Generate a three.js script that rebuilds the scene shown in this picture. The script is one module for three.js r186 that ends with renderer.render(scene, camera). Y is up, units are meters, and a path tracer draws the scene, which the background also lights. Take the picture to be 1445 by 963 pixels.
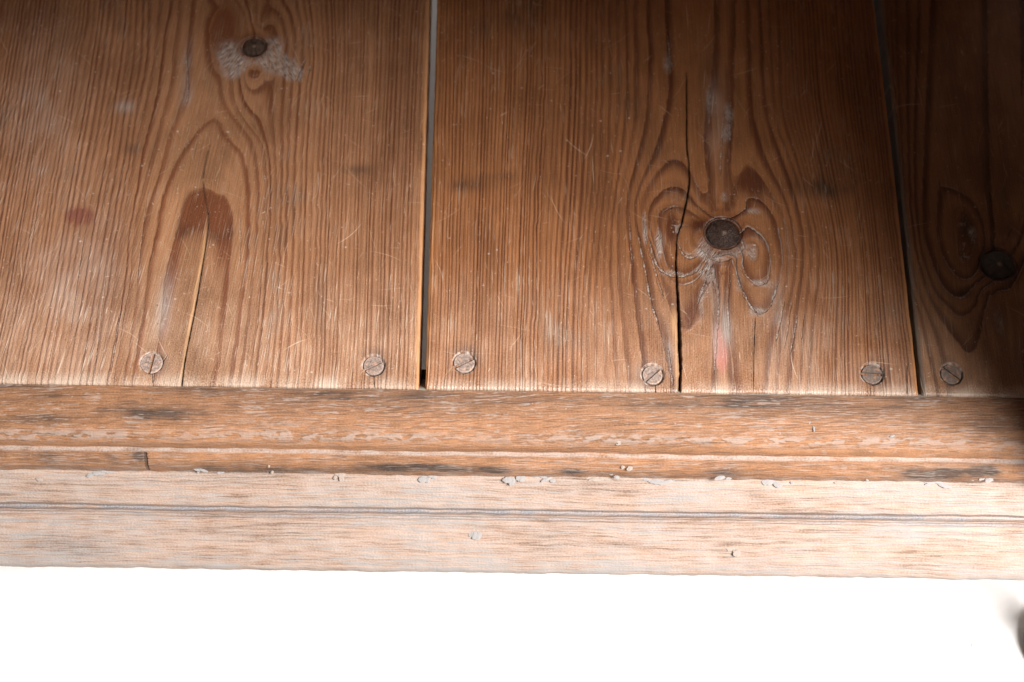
import * as THREE from 'three';
import { mergeGeometries } from 'three/addons/utils/BufferGeometryUtils.js';

// ------------------------------------------------------------------ camera, light, exposure
const scene = new THREE.Scene();
const camera = new THREE.PerspectiveCamera(26.98, 1445 / 963, 0.02, 20);
camera.position.set(0, 0.5625, 0.2083);
camera.up.set(0, 0, -1);
camera.lookAt(0, 0, -0.0224);
camera.rotateZ(0.0135);
camera.focus = 0.6;
camera.userData.fStop = 6.3;
camera.updateMatrixWorld(true);

const renderer = new THREE.WebGLRenderer({ antialias: true });
renderer.toneMapping = THREE.LinearToneMapping;
renderer.toneMappingExposure = 1;
renderer.shadowMap.enabled = true;

scene.background = new THREE.Color(0.12, 0.123, 0.13);            // dim room
const windowLight = new THREE.RectAreaLight(0xfffaf6, 66, 0.84, 0.58);   // big window, front right, above
windowLight.position.set(0.885, 1.25, 0.41);
windowLight.lookAt(0.89, 0, 0.1);
windowLight.castShadow = true;
scene.add(windowLight);
const gapFillLight = new THREE.RectAreaLight(0xfffaf2, 5, 0.7, 0.3);       // added weak fill low behind the shelf, lifts the floor seen through gaps
gapFillLight.position.set(0.55, 0.12, -1.1);
gapFillLight.lookAt(0, -0.12, -0.1);
gapFillLight.castShadow = true;
scene.add(gapFillLight);

// ------------------------------------------------------------------ helpers
// a point of the photograph (1445 wide) on the level plane at height y
const ray = new THREE.Vector3();
function at(px, py, y = 0) {
  const t = Math.tan(THREE.MathUtils.degToRad(13.49));
  ray.set((px / 1445 * 2 - 1) * t * 1445 / 963, (1 - py / 963 * 2) * t, -1).applyQuaternion(camera.quaternion);
  const k = (y - camera.position.y) / ray.y;
  return [camera.position.x + ray.x * k, camera.position.z + ray.z * k];
}
function rng(seed) { let s = seed >>> 0; return () => { s = (s + 0x6D2B79F5) >>> 0; let t = Math.imul(s ^ (s >>> 15), 1 | s); t = (t + Math.imul(t ^ (t >>> 7), 61 | t)) ^ t; return ((t ^ (t >>> 14)) >>> 0) / 4294967296; }; }
const PERM = new Uint8Array(512), GR = new Float32Array(256), GX = new Float32Array(256), GY = new Float32Array(256);
{ const r = rng(77); const a = [...Array(256).keys()]; for (let i = 255; i > 0; i--) { const j = Math.floor(r() * (i + 1)); [a[i], a[j]] = [a[j], a[i]]; }
  for (let i = 0; i < 512; i++) PERM[i] = a[i & 255];
  for (let i = 0; i < 256; i++) { GR[i] = r(); const q = r() * 6.2832; GX[i] = Math.cos(q); GY[i] = Math.sin(q); } }
function noise(x, y) {                                            // gradient noise, about -0.7 .. 0.7
  const xi = Math.floor(x), yi = Math.floor(y), fx = x - xi, fy = y - yi, X = xi & 255, Y = yi & 255;
  const u = fx * fx * fx * (fx * (fx * 6 - 15) + 10), v = fy * fy * fy * (fy * (fy * 6 - 15) + 10);
  const p0 = PERM[X] + Y, p1 = PERM[X + 1] + Y;
  const a = PERM[p0], b = PERM[p1], c = PERM[p0 + 1], d = PERM[p1 + 1];
  const n00 = GX[a] * fx + GY[a] * fy, n10 = GX[b] * (fx - 1) + GY[b] * fy, n01 = GX[c] * fx + GY[c] * (fy - 1), n11 = GX[d] * (fx - 1) + GY[d] * (fy - 1);
  const m0 = n00 + u * (n10 - n00), m1 = n01 + u * (n11 - n01);
  return m0 + v * (m1 - m0);
}
const fbm = (x, y) => noise(x, y) + 0.5 * noise(x * 2.03 + 9.1, y * 2.03 + 3.7) + 0.25 * noise(x * 4.1 + 1.3, y * 4.1 + 7.9);
const hash = (i, k = 0) => GR[PERM[(PERM[i & 255] + k) & 255]];
const sat = (x) => x < 0 ? 0 : x > 1 ? 1 : x;
const step = (a, b, x) => { const t = sat((x - a) / (b - a)); return t * t * (3 - 2 * t); };
const toS = new Uint8Array(4097); for (let i = 0; i <= 4096; i++) { const c = i / 4096; toS[i] = Math.round(255 * (c <= 0.0031308 ? 12.92 * c : 1.055 * Math.pow(c, 1 / 2.4) - 0.055)); }
const enc = (c) => toS[c <= 0 ? 0 : c >= 1 ? 4096 : (c * 4096) | 0];
function tex(data, w, h, srgb) {
  const t = new THREE.DataTexture(data, w, h, THREE.RGBAFormat);
  t.magFilter = THREE.LinearFilter; t.minFilter = THREE.LinearFilter; t.wrapS = t.wrapT = THREE.ClampToEdgeWrapping;
  if (srgb) t.colorSpace = THREE.SRGBColorSpace;
  t.needsUpdate = true; return t;
}
function spline(pts, n = 8) {                                     // Catmull-Rom through [x, y] points
  const out = [];
  for (let i = 0; i < pts.length - 1; i++) {
    const p0 = pts[Math.max(0, i - 1)], p1 = pts[i], p2 = pts[i + 1], p3 = pts[Math.min(pts.length - 1, i + 2)];
    for (let k = 0; k < n; k++) {
      const t = k / n, t2 = t * t, t3 = t2 * t;
      out.push([0, 1].map((c) => 0.5 * (2 * p1[c] + (p2[c] - p0[c]) * t + (2 * p0[c] - 5 * p1[c] + 4 * p2[c] - p3[c]) * t2 + (3 * p1[c] - p0[c] - 3 * p2[c] + p3[c]) * t3)));
    }
  }
  out.push(pts[pts.length - 1]); return out;
}
const pairs = (a) => { const o = []; for (let i = 0; i < a.length; i += 2) o.push([a[i], a[i + 1]]); return o; };
function shade(m) { m.castShadow = m.receiveShadow = true; return m; }
function part(name, geo, mat, parent, label) {
  const m = shade(new THREE.Mesh(geo, mat)); m.name = name; parent.add(m);
  if (label) m.userData.label = label;
  return m;
}
function grid(nr, nc, fn) {                                       // fn(r, c) -> [x, y, z, u, v]
  const pos = new Float32Array(nr * nc * 3), uv = new Float32Array(nr * nc * 2), idx = new Uint32Array((nr - 1) * (nc - 1) * 6);
  for (let r = 0, i = 0; r < nr; r++) for (let c = 0; c < nc; c++, i++) {
    const p = fn(r, c); pos[3 * i] = p[0]; pos[3 * i + 1] = p[1]; pos[3 * i + 2] = p[2]; uv[2 * i] = p[3]; uv[2 * i + 1] = p[4];
  }
  for (let r = 0, k = 0; r < nr - 1; r++) for (let c = 0; c < nc - 1; c++) {
    const a = r * nc + c, b = a + 1, d = a + nc, e = d + 1;
    idx[k++] = a; idx[k++] = d; idx[k++] = b; idx[k++] = b; idx[k++] = d; idx[k++] = e;
  }
  const g = new THREE.BufferGeometry();
  g.setAttribute('position', new THREE.BufferAttribute(pos, 3)); g.setAttribute('uv', new THREE.BufferAttribute(uv, 2));
  g.setIndex(new THREE.BufferAttribute(idx, 1)); g.computeVertexNormals(); return g;
}

// ------------------------------------------------------------------ the white floor
const FLOOR = -0.135;
{
  const W = 512, data = new Uint8Array(W * W * 4), bm = new Uint8Array(W * W * 4);
  for (let j = 0, i = 0; j < W; j++) for (let k = 0; k < W; k++, i += 4) {
    const n = fbm(k / 40, j / 40) * 0.02 + noise(k / 3, j / 3) * 0.02, c = 0.82 + n;
    data[i] = enc(c); data[i + 1] = enc(c * 0.995); data[i + 2] = enc(c * 0.985); data[i + 3] = 255;
    bm[i] = bm[i + 1] = bm[i + 2] = 128 + 120 * noise(k / 4, j / 4); bm[i + 3] = 255;
  }
  const t = tex(data, W, W, true), b = tex(bm, W, W, false);
  for (const q of [t, b]) { q.wrapS = q.wrapT = THREE.RepeatWrapping; q.repeat.set(12, 12); }
  const f = shade(new THREE.Mesh(new THREE.PlaneGeometry(6, 6), new THREE.MeshStandardMaterial({ map: t, bumpMap: b, bumpScale: 0.0004, roughness: 0.8 })));
  f.rotation.x = -Math.PI / 2; f.position.y = FLOOR; f.name = 'floor'; f.userData.kind = 'structure'; scene.add(f);
}

// ------------------------------------------------------------------ the shelf
const shelf = new THREE.Group(); shelf.name = 'plank_shelf';
shelf.userData = { label: 'worn brown plank shelf with knots, slotted screws and a moulded front rail', category: 'shelf' };
scene.add(shelf);

// growth-ring field of a board: traced rings hold whole numbers, everything between is interpolated
const CELL = 0.0007, Z0 = -0.24;
function ringField(x0, x1, rings) {
  const nx = Math.ceil((x1 - x0) / CELL) + 1, nz = Math.ceil(-Z0 / CELL) + 8;
  const lines = rings.map(([v, pts]) => [v, spline(pts.map(([a, b]) => at(a, b)), 14)]);
  let prev = null, pw = 0, ph = 0;
  for (const lev of [8, 4, 2, 1]) {
    const w = Math.ceil(nx / lev), h = Math.ceil(nz / lev), F = new Float32Array(w * h), fix = new Uint8Array(w * h), sum = new Float32Array(w * h), cnt = new Float32Array(w * h);
    const cs = CELL * lev;
    for (const [v, pts] of lines) for (let i = 0; i < pts.length - 1; i++) {
      const [ax, az] = pts[i], [bx, bz] = pts[i + 1], n = Math.ceil(Math.hypot(bx - ax, bz - az) / cs * 2) + 1;
      for (let k = 0; k < n; k++) {
        const t = k / n, c = Math.round((ax + (bx - ax) * t - x0) / cs), r = Math.round((az + (bz - az) * t - Z0) / cs);
        if (c >= 0 && c < w && r >= 0 && r < h) { sum[r * w + c] += v; cnt[r * w + c]++; }
      }
    }
    for (let r = 0; r < h; r++) for (let c = 0; c < w; c++) {
      const i = r * w + c;
      if (cnt[i]) { F[i] = sum[i] / cnt[i]; fix[i] = 1; } else if (prev) F[i] = prev[Math.min(ph - 1, r >> 1) * pw + Math.min(pw - 1, c >> 1)];
    }
    for (let it = 0; it < (lev === 8 ? 500 : lev === 1 ? 160 : 250); it++) for (let r = 0; r < h; r++) {
      const up = (r ? r - 1 : 0) * w, dn = (r < h - 1 ? r + 1 : r) * w, me = r * w;
      for (let c = 0; c < w; c++) {
        if (fix[me + c]) continue;
        const m = (F[up + c] + F[dn + c] + F[me + (c ? c - 1 : 0)] + F[me + (c < w - 1 ? c + 1 : c)]) / 4;
        F[me + c] += 1.7 * (m - F[me + c]);
      }
    }
    prev = F; pw = w; ph = h;
  }
  for (let it = 0; it < 3; it++) {                                // soften the kinks on the traced lines
    const G = prev.slice();
    for (let r = 1; r < ph - 1; r++) for (let c = 1; c < pw - 1; c++) { const i = r * pw + c; prev[i] = 0.4 * G[i] + 0.15 * (G[i - 1] + G[i + 1] + G[i - pw] + G[i + pw]); }
  }
  return (x, z) => {
    let a = (x - x0) / CELL, b = (z - Z0) / CELL;
    a = a < 0 ? 0 : a > pw - 1.001 ? pw - 1.001 : a; b = b < 0 ? 0 : b > ph - 1.001 ? ph - 1.001 : b;
    const i = a | 0, j = b | 0, fx = a - i, fz = b - j, k = j * pw + i;
    return (prev[k] * (1 - fx) + prev[k + 1] * fx) * (1 - fz) + (prev[k + pw] * (1 - fx) + prev[k + pw + 1] * fx) * fz;
  };
}

const rings1 = [], rings2 = [], rings3 = [];
const R1 = (v, ...a) => rings1.push([v, pairs(a)]), R2 = (v, ...a) => rings2.push([v, pairs(a)]), R3 = (v, ...a) => rings3.push([v, pairs(a)]);
// first board: a tall pointed arch under a knot
R1(1, 183, 575, 189, 522, 199, 462, 205, 429, 210, 380, 222, 320, 229, 279, 241, 247, 255, 218, 278, 186, 292, 171, 302, 166, 311, 172, 318, 187, 330, 203, 345, 222, 352, 260, 353, 300, 353, 335, 350, 380, 341, 440, 332, 516, 326, 575);
R1(0, 210, 575, 220, 495, 228, 440, 232, 395, 243, 350, 252, 314, 258, 290, 266, 274, 277, 268, 289, 266, 300, 270, 306, 277, 316, 275, 325, 292, 330, 314, 327, 365, 322, 410, 318, 465, 309, 537, 305, 575);
R1(-0.5, 262, 575, 268, 500, 275, 440, 284, 380, 290, 345);
R1(2, 280, -60, 272, 0, 266, 58, 263, 116, 253, 154, 238, 192, 224, 247, 213, 279, 205, 305, 197, 360, 190, 430, 184, 480, 174, 540, 170, 575);
R1(3, 258, -60, 254, 0, 249, 58, 243, 116, 232, 160, 221, 203, 209, 247, 202, 276, 193, 320, 184, 400, 172, 480, 162, 545, 158, 575);
R1(4, 246, -60, 241, 0, 232, 58, 225, 116, 215, 163, 203, 209, 193, 273, 183, 330, 173, 420, 150, 545, 146, 575);
R1(5, 228, -60, 224, 0, 217, 87, 208, 131, 200, 174, 189, 227, 180, 279, 170, 340, 160, 420, 148, 490, 138, 545, 134, 575);
R1(6, 210, -60, 208, 0, 205, 87, 192, 151, 186, 203, 173, 276, 158, 360, 146, 440, 128, 545);
R1(17, 130, -60, 122, 23, 110, 96, 99, 163, 87, 232, 80, 265, 71, 320, 57, 410, 42, 480, 28, 545);
R1(38, 18, -60, 2, 23, -30, 232, -60, 410, -88, 545);
R1(62, -100, -60, -125, 60, -200, 545);
R1(2, 301, 92, 296, 73, 294, 38, 304, 16, 316, 6, 328, 12, 335, 26, 337, 47, 335, 60);
R1(1.5, 284, -50, 281, 0, 280, 60, 283, 105, 291, 135, 299, 152);
R1(2.35, 313, 24, 312, 50, 308, 74);
R1(2, 311, 104, 314, 125, 318, 145, 328, 163, 345, 183, 357, 203, 363, 233, 366, 276, 362, 350, 356, 425, 344, 516, 338, 575);
R1(3, 326, 104, 328, 140, 337, 163, 354, 186, 369, 209, 374, 247, 376, 276, 371, 350, 364, 430, 352, 540);
R1(4, 337, 102, 342, 137, 351, 154, 366, 172, 374, 198, 380, 227, 382, 276, 379, 350, 372, 440, 362, 545);
R1(5, 342, 96, 344, 110, 348, 122, 358, 129, 369, 119, 374, 102);
R1(6, 354, 100, 357, 109, 362, 108, 365, 101);
R1(5, 392, 98, 389, 113, 386, 140, 385, 174, 387, 198, 389, 233, 390, 276, 388, 350, 383, 450, 374, 545);
R1(6, 369, 34, 374, 15, 383, 9, 392, 13, 398, 20, 403, 38, 408, 60, 408, 80, 405, 116, 401, 163, 401, 203, 399, 276, 397, 350, 392, 450, 385, 545);
R1(5, 371, 40, 380, 32, 388, 37, 392, 46, 395, 60);
R1(7, 396, -30, 403, 0, 415, 23, 421, 58, 417, 96, 412, 163, 409, 218, 408, 276, 405, 380, 395, 545);
R1(8, 414, -30, 421, 4, 428, 44, 430, 87, 424, 140, 419, 203, 418, 276, 415, 380, 408, 545);
R1(12, 450, -60, 455, 0, 458, 87, 452, 200, 447, 350, 440, 545);
R1(38, 616, -60, 612, 0, 600, 280, 594, 548, 593, 575);
// second board: an eyed knot with looping lobes and a long split
R2(1, 936, -60, 937, 0, 940, 73, 943, 122, 937, 163, 926, 209, 911, 244, 899, 276, 896, 300, 900, 330, 908, 355, 914, 385, 919, 427, 926, 449, 935, 477, 944, 520, 950, 575);
R2(2, 911, -60, 911, 0, 914, 87, 911, 163, 902, 209, 891, 250, 885, 279, 884, 310, 886, 335, 891, 380, 898, 447, 905, 500, 912, 575);
R2(3, 895, -60, 895, 0, 895, 116, 894, 174, 885, 233, 876, 275, 870, 330, 872, 400, 880, 470, 890, 575);
R2(4, 882, -60, 882, 0, 884, 131, 879, 189, 870, 256, 862, 330, 862, 420, 872, 575);
R2(5, 870, -60, 870, 0, 870, 131, 866, 218, 855, 320, 850, 420, 856, 575);
R2(7, 848, -60, 847, 44, 846, 203, 838, 320, 828, 440, 828, 575);
R2(18, 770, -60, 768, 120, 758, 300, 752, 575);
R2(49, 614, -60, 612, 0, 606, 280, 598, 550);
R2(0, 990, 285, 982, 252, 965, 229, 950, 223, 936, 232, 918, 255, 908, 275, 905, 296, 910, 322, 918, 345, 924, 363, 933, 392, 943, 427, 953, 453, 965, 467, 977, 460, 985, 427, 998, 389, 1003, 371);
R2(-1, 984, 288, 971, 273, 953, 262, 936, 268, 921, 284, 915, 300, 916, 322, 922, 345);
R2(-2, 988, 306, 965, 293, 948, 291, 933, 296, 927, 308, 929, 328, 936, 363, 942, 380, 956, 388, 974, 388, 988, 379, 997, 365);
R2(-3, 992, 322, 962, 313, 950, 309, 946, 317, 954, 334, 961, 354, 971, 363, 985, 360, 994, 350);
R2(0, 1036, 290, 1041, 258, 1048, 240, 1055, 232, 1073, 249, 1087, 270, 1102, 296, 1111, 325, 1115, 363, 1111, 400, 1104, 425, 1097, 462, 1088, 520, 1084, 575);
R2(-1, 1043, 286, 1061, 277, 1075, 283, 1090, 299, 1100, 325, 1105, 363, 1103, 395, 1096, 415, 1086, 436, 1070, 444, 1058, 430, 1046, 406, 1038, 384);
R2(-2, 1049, 314, 1070, 328, 1084, 345, 1089, 369, 1086, 392, 1073, 403, 1055, 392, 1043, 370);
R2(-3, 1053, 352, 1057, 345, 1064, 342, 1071, 354, 1066, 368, 1060, 362);
R2(1, 1058, -60, 1059, 0, 1062, 145, 1068, 180, 1076, 210, 1087, 238, 1102, 267, 1115, 302, 1123, 345, 1124, 380, 1118, 418, 1110, 447, 1101, 500, 1097, 575);
R2(2, 1074, -60, 1077, 29, 1083, 145, 1093, 189, 1107, 230, 1118, 260, 1131, 310, 1135, 370, 1127, 440, 1114, 575);
R2(3, 1085, -60, 1087, 29, 1096, 163, 1107, 203, 1125, 250, 1142, 310, 1146, 370, 1139, 440, 1129, 575);
R2(4, 1098, -60, 1102, 29, 1107, 151, 1125, 221, 1138, 270, 1153, 330, 1157, 390, 1151, 450, 1142, 575);
R2(30, 1230, -60, 1236, 0, 1266, 280, 1299, 560);
R2(0, 1008, -60, 1007, 58, 1004, 116, 995, 163, 993, 203, 1000, 262, 1006, 300);
R2(0, 1042, -60, 1041, 0, 1038, 87, 1036, 175, 1031, 240, 1028, 300);
R2(-0.5, 1022, -60, 1020, 87, 1014, 190, 1018, 285);
R2(0, 1009, 368, 1010, 384, 1013, 427, 1008, 479, 1003, 575);
R2(0, 1033, 366, 1031, 388, 1026, 410, 1022, 447, 1032, 500, 1040, 575);
R2(-0.45, 1020, 390, 1019, 430, 1016, 480, 1022, 575);
R2(0.5, 970, -60, 969, 58, 968, 190);
R2(0.45, 976, 575, 984, 520, 993, 475);
R2(-0.5, 1062, 575, 1061, 530, 1064, 475);
R2(0.45, 968, 190, 974, 225, 988, 262);
R2(0.4, 1047, -60, 1048, 100, 1046, 190, 1040, 240);
// third board: a knot over hanging loops
R3(0, 1345, -60, 1338, 60, 1328, 200, 1323, 300, 1327, 350, 1345, 385, 1360, 396, 1372, 394, 1382, 380);
R3(-1, 1356, 294, 1350, 331, 1351, 358, 1360, 371, 1370, 362, 1377, 345, 1378, 327, 1366, 303, 1357, 295);
R3(1, 1318, -60, 1313, 60, 1306, 200, 1304, 312, 1313, 360, 1328, 400, 1347, 420, 1362, 418, 1378, 398);
R3(2, 1298, -60, 1295, 60, 1290, 200, 1295, 330, 1314, 402, 1334, 430, 1352, 447, 1364, 446, 1378, 432, 1386, 408);
R3(3, 1280, -60, 1278, 60, 1280, 200, 1287, 330, 1304, 402, 1322, 443, 1345, 477, 1362, 499, 1374, 500, 1385, 475, 1392, 425);
R3(4, 1264, -60, 1264, 60, 1272, 200, 1280, 330, 1293, 402, 1314, 455, 1330, 515, 1338, 575);
R3(6, 1250, -60, 1252, 60, 1264, 200, 1274, 350, 1290, 480, 1310, 575);
R3(9, 1240, -60, 1243, 60, 1255, 200, 1268, 350, 1286, 480, 1302, 575);
R3(3, 1394, 412, 1399, 450, 1406, 490, 1414, 515, 1424, 490, 1431, 450, 1433, 420);
R3(1.5, 1416, -60, 1418, 100, 1420, 240, 1418, 300);
R3(3.4, 1384, 530, 1392, 485, 1393, 440);
R3(3.5, 1378, 575, 1398, 542, 1414, 534, 1436, 545, 1446, 575);
R3(3.5, 1412, 415, 1413, 450, 1414, 480);
R3(1, 1392, -60, 1393, 100, 1396, 240, 1400, 300, 1401, 350);
R3(1, 1440, -60, 1442, 100, 1444, 240, 1436, 300, 1420, 345);
R3(4, 1490, -60, 1494, 200, 1480, 330, 1455, 420, 1450, 575);
R3(16, 1600, -60, 1610, 300, 1600, 575);

// a pencil of dabs used for stains, chips, dust and the lit lip of a split: each [px, py, rx, ry, strength], on the board plane
function dabs(list) { return list.map(([px, py, rx, ry, k]) => { const [x, z] = at(px, py), [x2] = at(px + rx, py), [, z2] = at(px, py + ry); return [x, z, 1 / Math.abs(x2 - x), 1 / Math.abs(z2 - z), k]; }); }
function dab(list, x, z) { let s = 0; for (const [cx, cz, ix, iz, k] of list) { const a = (x - cx) * ix, b = (z - cz) * iz, d = a * a + b * b; if (d < 4) s += k * Math.exp(-d * 1.2); } return s; }

const THICK = 0.02, Q = 1;
const screwGeo = (() => {                                         // two half heads with a slot between them, on a sunk plate
  const R = 0.0044, gap = 0.0006, a0 = Math.asin(gap / R), parts = [];
  for (const s of [0, Math.PI]) {
    const sh = new THREE.Shape(); sh.absarc(0, 0, R, a0, Math.PI - a0, false); sh.closePath();
    const g = new THREE.ExtrudeGeometry(sh, { depth: 0.0012, bevelEnabled: true, bevelThickness: 0.00035, bevelSize: 0.0003, bevelOffset: -0.0003, bevelSegments: 3, curveSegments: 40 });
    g.rotateZ(s); parts.push(g);
  }
  const base = new THREE.CylinderGeometry(R * 0.97, R * 0.9, 0.0012, 40).toNonIndexed(); base.rotateX(Math.PI / 2); base.translate(0, 0, -0.0003);
  parts.push(base);
  const g = mergeGeometries(parts.map((p) => { const q = p.index ? p.toNonIndexed() : p; q.deleteAttribute('uv'); q.setAttribute('uv', new THREE.BufferAttribute(new Float32Array(q.attributes.position.count * 2), 2)); return q; }));
  g.rotateX(-Math.PI / 2); g.translate(0, -0.00155, 0);
  const p = g.attributes.position, uv = g.attributes.uv;
  for (let i = 0; i < p.count; i++) {
    const x = p.getX(i), z = p.getZ(i), r = Math.hypot(x, z) / R;
    p.setY(i, p.getY(i) - 0.00025 * r * r);
    uv.setXY(i, 0.5 + x / 0.01, 0.5 + z / 0.01);
  }
  g.computeVertexNormals(); return g;
})();
function screwMat(seed, bright) {
  const W = 128, c = new Uint8Array(W * W * 4), b = new Uint8Array(W * W * 4);
  for (let j = 0, i = 0; j < W; j++) for (let k = 0; k < W; k++, i += 4) {
    const x = (k / W - 0.5) * 2.2, y = (j / W - 0.5) * 2.2, r = Math.hypot(x, y), n = fbm(k / 14 + seed * 7, j / 14 + seed), f = noise(k / 4 + seed, j / 4);
    const d = sat(bright * (0.5 + 0.6 * n + 0.35 * f + 0.5 * step(0.75, 1, r)));
    const rust = step(0.1, 0.5, noise(k / 22 + 40 + seed, j / 22));
    c[i] = enc(0.09 + 0.13 * rust + 0.32 * d); c[i + 1] = enc(0.06 + 0.05 * rust + 0.255 * d); c[i + 2] = enc(0.045 + 0.015 * rust + 0.225 * d); c[i + 3] = 255;
    b[i] = b[i + 1] = b[i + 2] = 128 + 110 * sat(0.5 + n * 0.6 + f * 0.4) - 55; b[i + 3] = 255;
  }
  return new THREE.MeshStandardMaterial({ map: tex(c, W, W, true), bumpMap: tex(b, W, W), bumpScale: 0.00035, roughness: 0.7, metalness: 0.1 });
}

function makeBoard(o) {
  const F0 = ringField(o.x0, o.x1, o.rings), W = o.texW * Q, H = 2048 * Q, zf = 0.004, SX = (o.x1 - o.x0) / W, SZ = (zf - Z0) / H;
  const screws = o.screws.map(([px, py, a, b, sink]) => [...at(px, py), a, b, sink]);
  const knot = o.knot ? (() => { const [x, z] = at(o.knot[0], o.knot[1]), [x2] = at(o.knot[0] + o.knot[2], o.knot[1]), [, z2] = at(o.knot[0], o.knot[1] + o.knot[3]); return [x, z, x2 - x, z2 - z]; })() : null;
  const red = dabs(o.red || []), dark = dabs(o.dark || []), torn = dabs(o.torn || []), pale = dabs(o.pale || []), fill = dabs(o.fill || []), fillIn = dabs(o.fillIn || []), lobe = dabs(o.lobe || []), grey = dabs(o.grey || []);
  const crack = o.crack ? spline(o.crack.map(([px, py, w]) => { const [x, z] = at(px, py); return [z, x]; }), 6) : null;
  const crackW = o.crack ? o.crack.map(([px, py, w]) => [at(px, py)[1], w]) : null;
  const crackAt = (z) => {
    const c = crack; if (z <= c[0][0]) return c[0][1] + (z - c[0][0]) * (c[3][1] - c[0][1]) / (c[3][0] - c[0][0]);
    const jag = o.jag * (0.00035 * noise(z * 130, o.seed) + 0.0002 * noise(z * 420, o.seed + 4));
    for (let i = 0; i < c.length - 1; i++) if (z <= c[i + 1][0]) { const t = (z - c[i][0]) / (c[i + 1][0] - c[i][0]); return c[i][1] + t * (c[i + 1][1] - c[i][1]) + jag; }
    return c[c.length - 1][1] + jag;
  };
  const crackWidth = (z) => {
    const c = crackW; if (z <= c[0][0]) return 0;
    for (let i = 0; i < c.length - 1; i++) if (z <= c[i + 1][0]) { const t = (z - c[i][0]) / (c[i + 1][0] - c[i][0]); return (c[i][1] + t * (c[i + 1][1] - c[i][1])) * (1 + 0.6 * noise(z * 300, 5 + o.seed)); }
    return c[c.length - 1][1];
  };
  const edge = (a, z) => { for (let i = 0; i < a.length - 1; i++) if (z <= a[i + 1][1] || i === a.length - 2) return a[i][0] + (z - a[i][1]) / (a[i + 1][1] - a[i][1]) * (a[i + 1][0] - a[i][0]); };
  const L = o.left.map(([a, b]) => at(a, b)), R = o.right.map(([a, b]) => at(a, b));
  const xl = (z) => edge(L, z) + 0.00025 * noise(z * 90, 3 + o.seed) + 0.00012 * noise(z * 500, 8 + o.seed), xr = (z) => edge(R, z) + 0.00025 * noise(z * 90, 13 + o.seed) + 0.00012 * noise(z * 500, 18 + o.seed);
  const col = new Uint8Array(W * H * 4), bmp = new Uint8Array(W * H * 4), hgt = new Float32Array(W * H);
  const sd = o.seed * 31.7, T = o.tone, tornAt = new Float32Array(0);
  const colR = new Float32Array(W * H), colG = new Float32Array(W * H), colB = new Float32Array(W * H);
  for (let j = 0; j < H; j++) {
    const z = Z0 + (j + 0.5) * SZ, XL = xl(z), XR = xr(z), cx = crack ? crackAt(z) : 9, cw = crack ? crackWidth(z) : 0;
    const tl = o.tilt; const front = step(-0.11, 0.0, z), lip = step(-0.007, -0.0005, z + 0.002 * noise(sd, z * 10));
    for (let i = 0; i < W; i++) {
      const x = o.x0 + (i + 0.5) * SX, q = j * W + i;
      if (x < XL - 0.002 || x > XR + 0.002 || z < -0.208) { colR[q] = T.early[0] * 0.8; colG[q] = T.early[1] * 0.8; colB[q] = T.early[2] * 0.8; continue; }
      const wx = x + 0.0004 * noise(x * 90 + sd, z * 22) + 0.00012 * noise(x * 900, z * 160 + sd);
      const wz = z + 0.0006 * noise(x * 200 + 50 + sd, z * 120);
      const e = 0.0009, f = F0(wx, wz), gx = (F0(wx + e, wz) - F0(wx - e, wz)) / (2 * e), gz = (F0(wx, wz + e) - F0(wx, wz - e)) / (2 * e), g = Math.hypot(gx, gz) + 1e-3;
      const dense = sat(g / 500);
      const F = f + dense * 0.55 * noise(f * 0.55 + sd, z * 3 + 2) + (1 - dense) * sat(g / 75) ** 2 * (0.045 * noise(x * 1300 + sd, z * 70) + 0.03 * noise(x * 400, z * 160 + sd)), ri = Math.floor(F), p = F - ri, rh = hash(ri, o.seed), rw = hash(ri, o.seed + 9);
      const wl = Math.min(0.56, (0.0022 + 0.0016 * rw + 0.0009 * (1 - step(0, 0.6, dense))) * g);       // latewood share of this ring
      const wl2 = Math.min(0.2, 0.0004 * g);
      let late = step(1 - wl, 1 - wl * 0.25, p) * (1 - step(1 - wl2 * 0.25, 1, p)) + (1 - step(0, wl2, p)) * 0.9;
      const sparse = 1 - step(0.0, 0.6, dense); late = sat(late) * (0.42 + 0.58 * rh + (0.5 - 0.5 * rh) * sparse) * sat(0.92 + 0.5 * noise(z * 26 + ri * 3.1, ri * 7.7 + sd));
      let kd = 9; if (knot) kd = Math.hypot((x - knot[0]) / knot[2], (z - knot[1]) / knot[3]);
      const kz = o.swirl * (1 - step(1.5, 5.2, kd)), cl = o.swirl * (1 - step(0.0, 0.6, dense));
      late = sat(late * (1 + 0.15 * kz)) * (1 - 0.22 * kz * sat(0.5 + 1.5 * noise(x * 60, z * 60 + sd)));
      // streaks along the grain
      const A = x - (tl[0] + tl[1] * x) * z, sA = noise(f * 3.1 + x * 90 + sd, z * 22), sB = noise(f * 1.2 + A * 1500, z * 38 + sd), sC = noise(A * 3400 + f * 0.8, z * 90 + sd);
      const big = fbm(x * 22 + sd, z * 14), mid = fbm(x * 80 + sd, z * 60), fine = noise(x * 1500 + sd, z * 1500), grit = noise(x * 3300, z * 3300 + sd);
      const band = noise(x * 45 + sd * 2, z * 2.5);                 // slow changes of tint from ring group to ring group
      let v = 1 + 0.2 * sA + 0.26 * sB + 0.26 * sC + 0.32 * big + 0.2 * mid + 0.22 * fine + 0.22 * grit + 0.25 * band;
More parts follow.
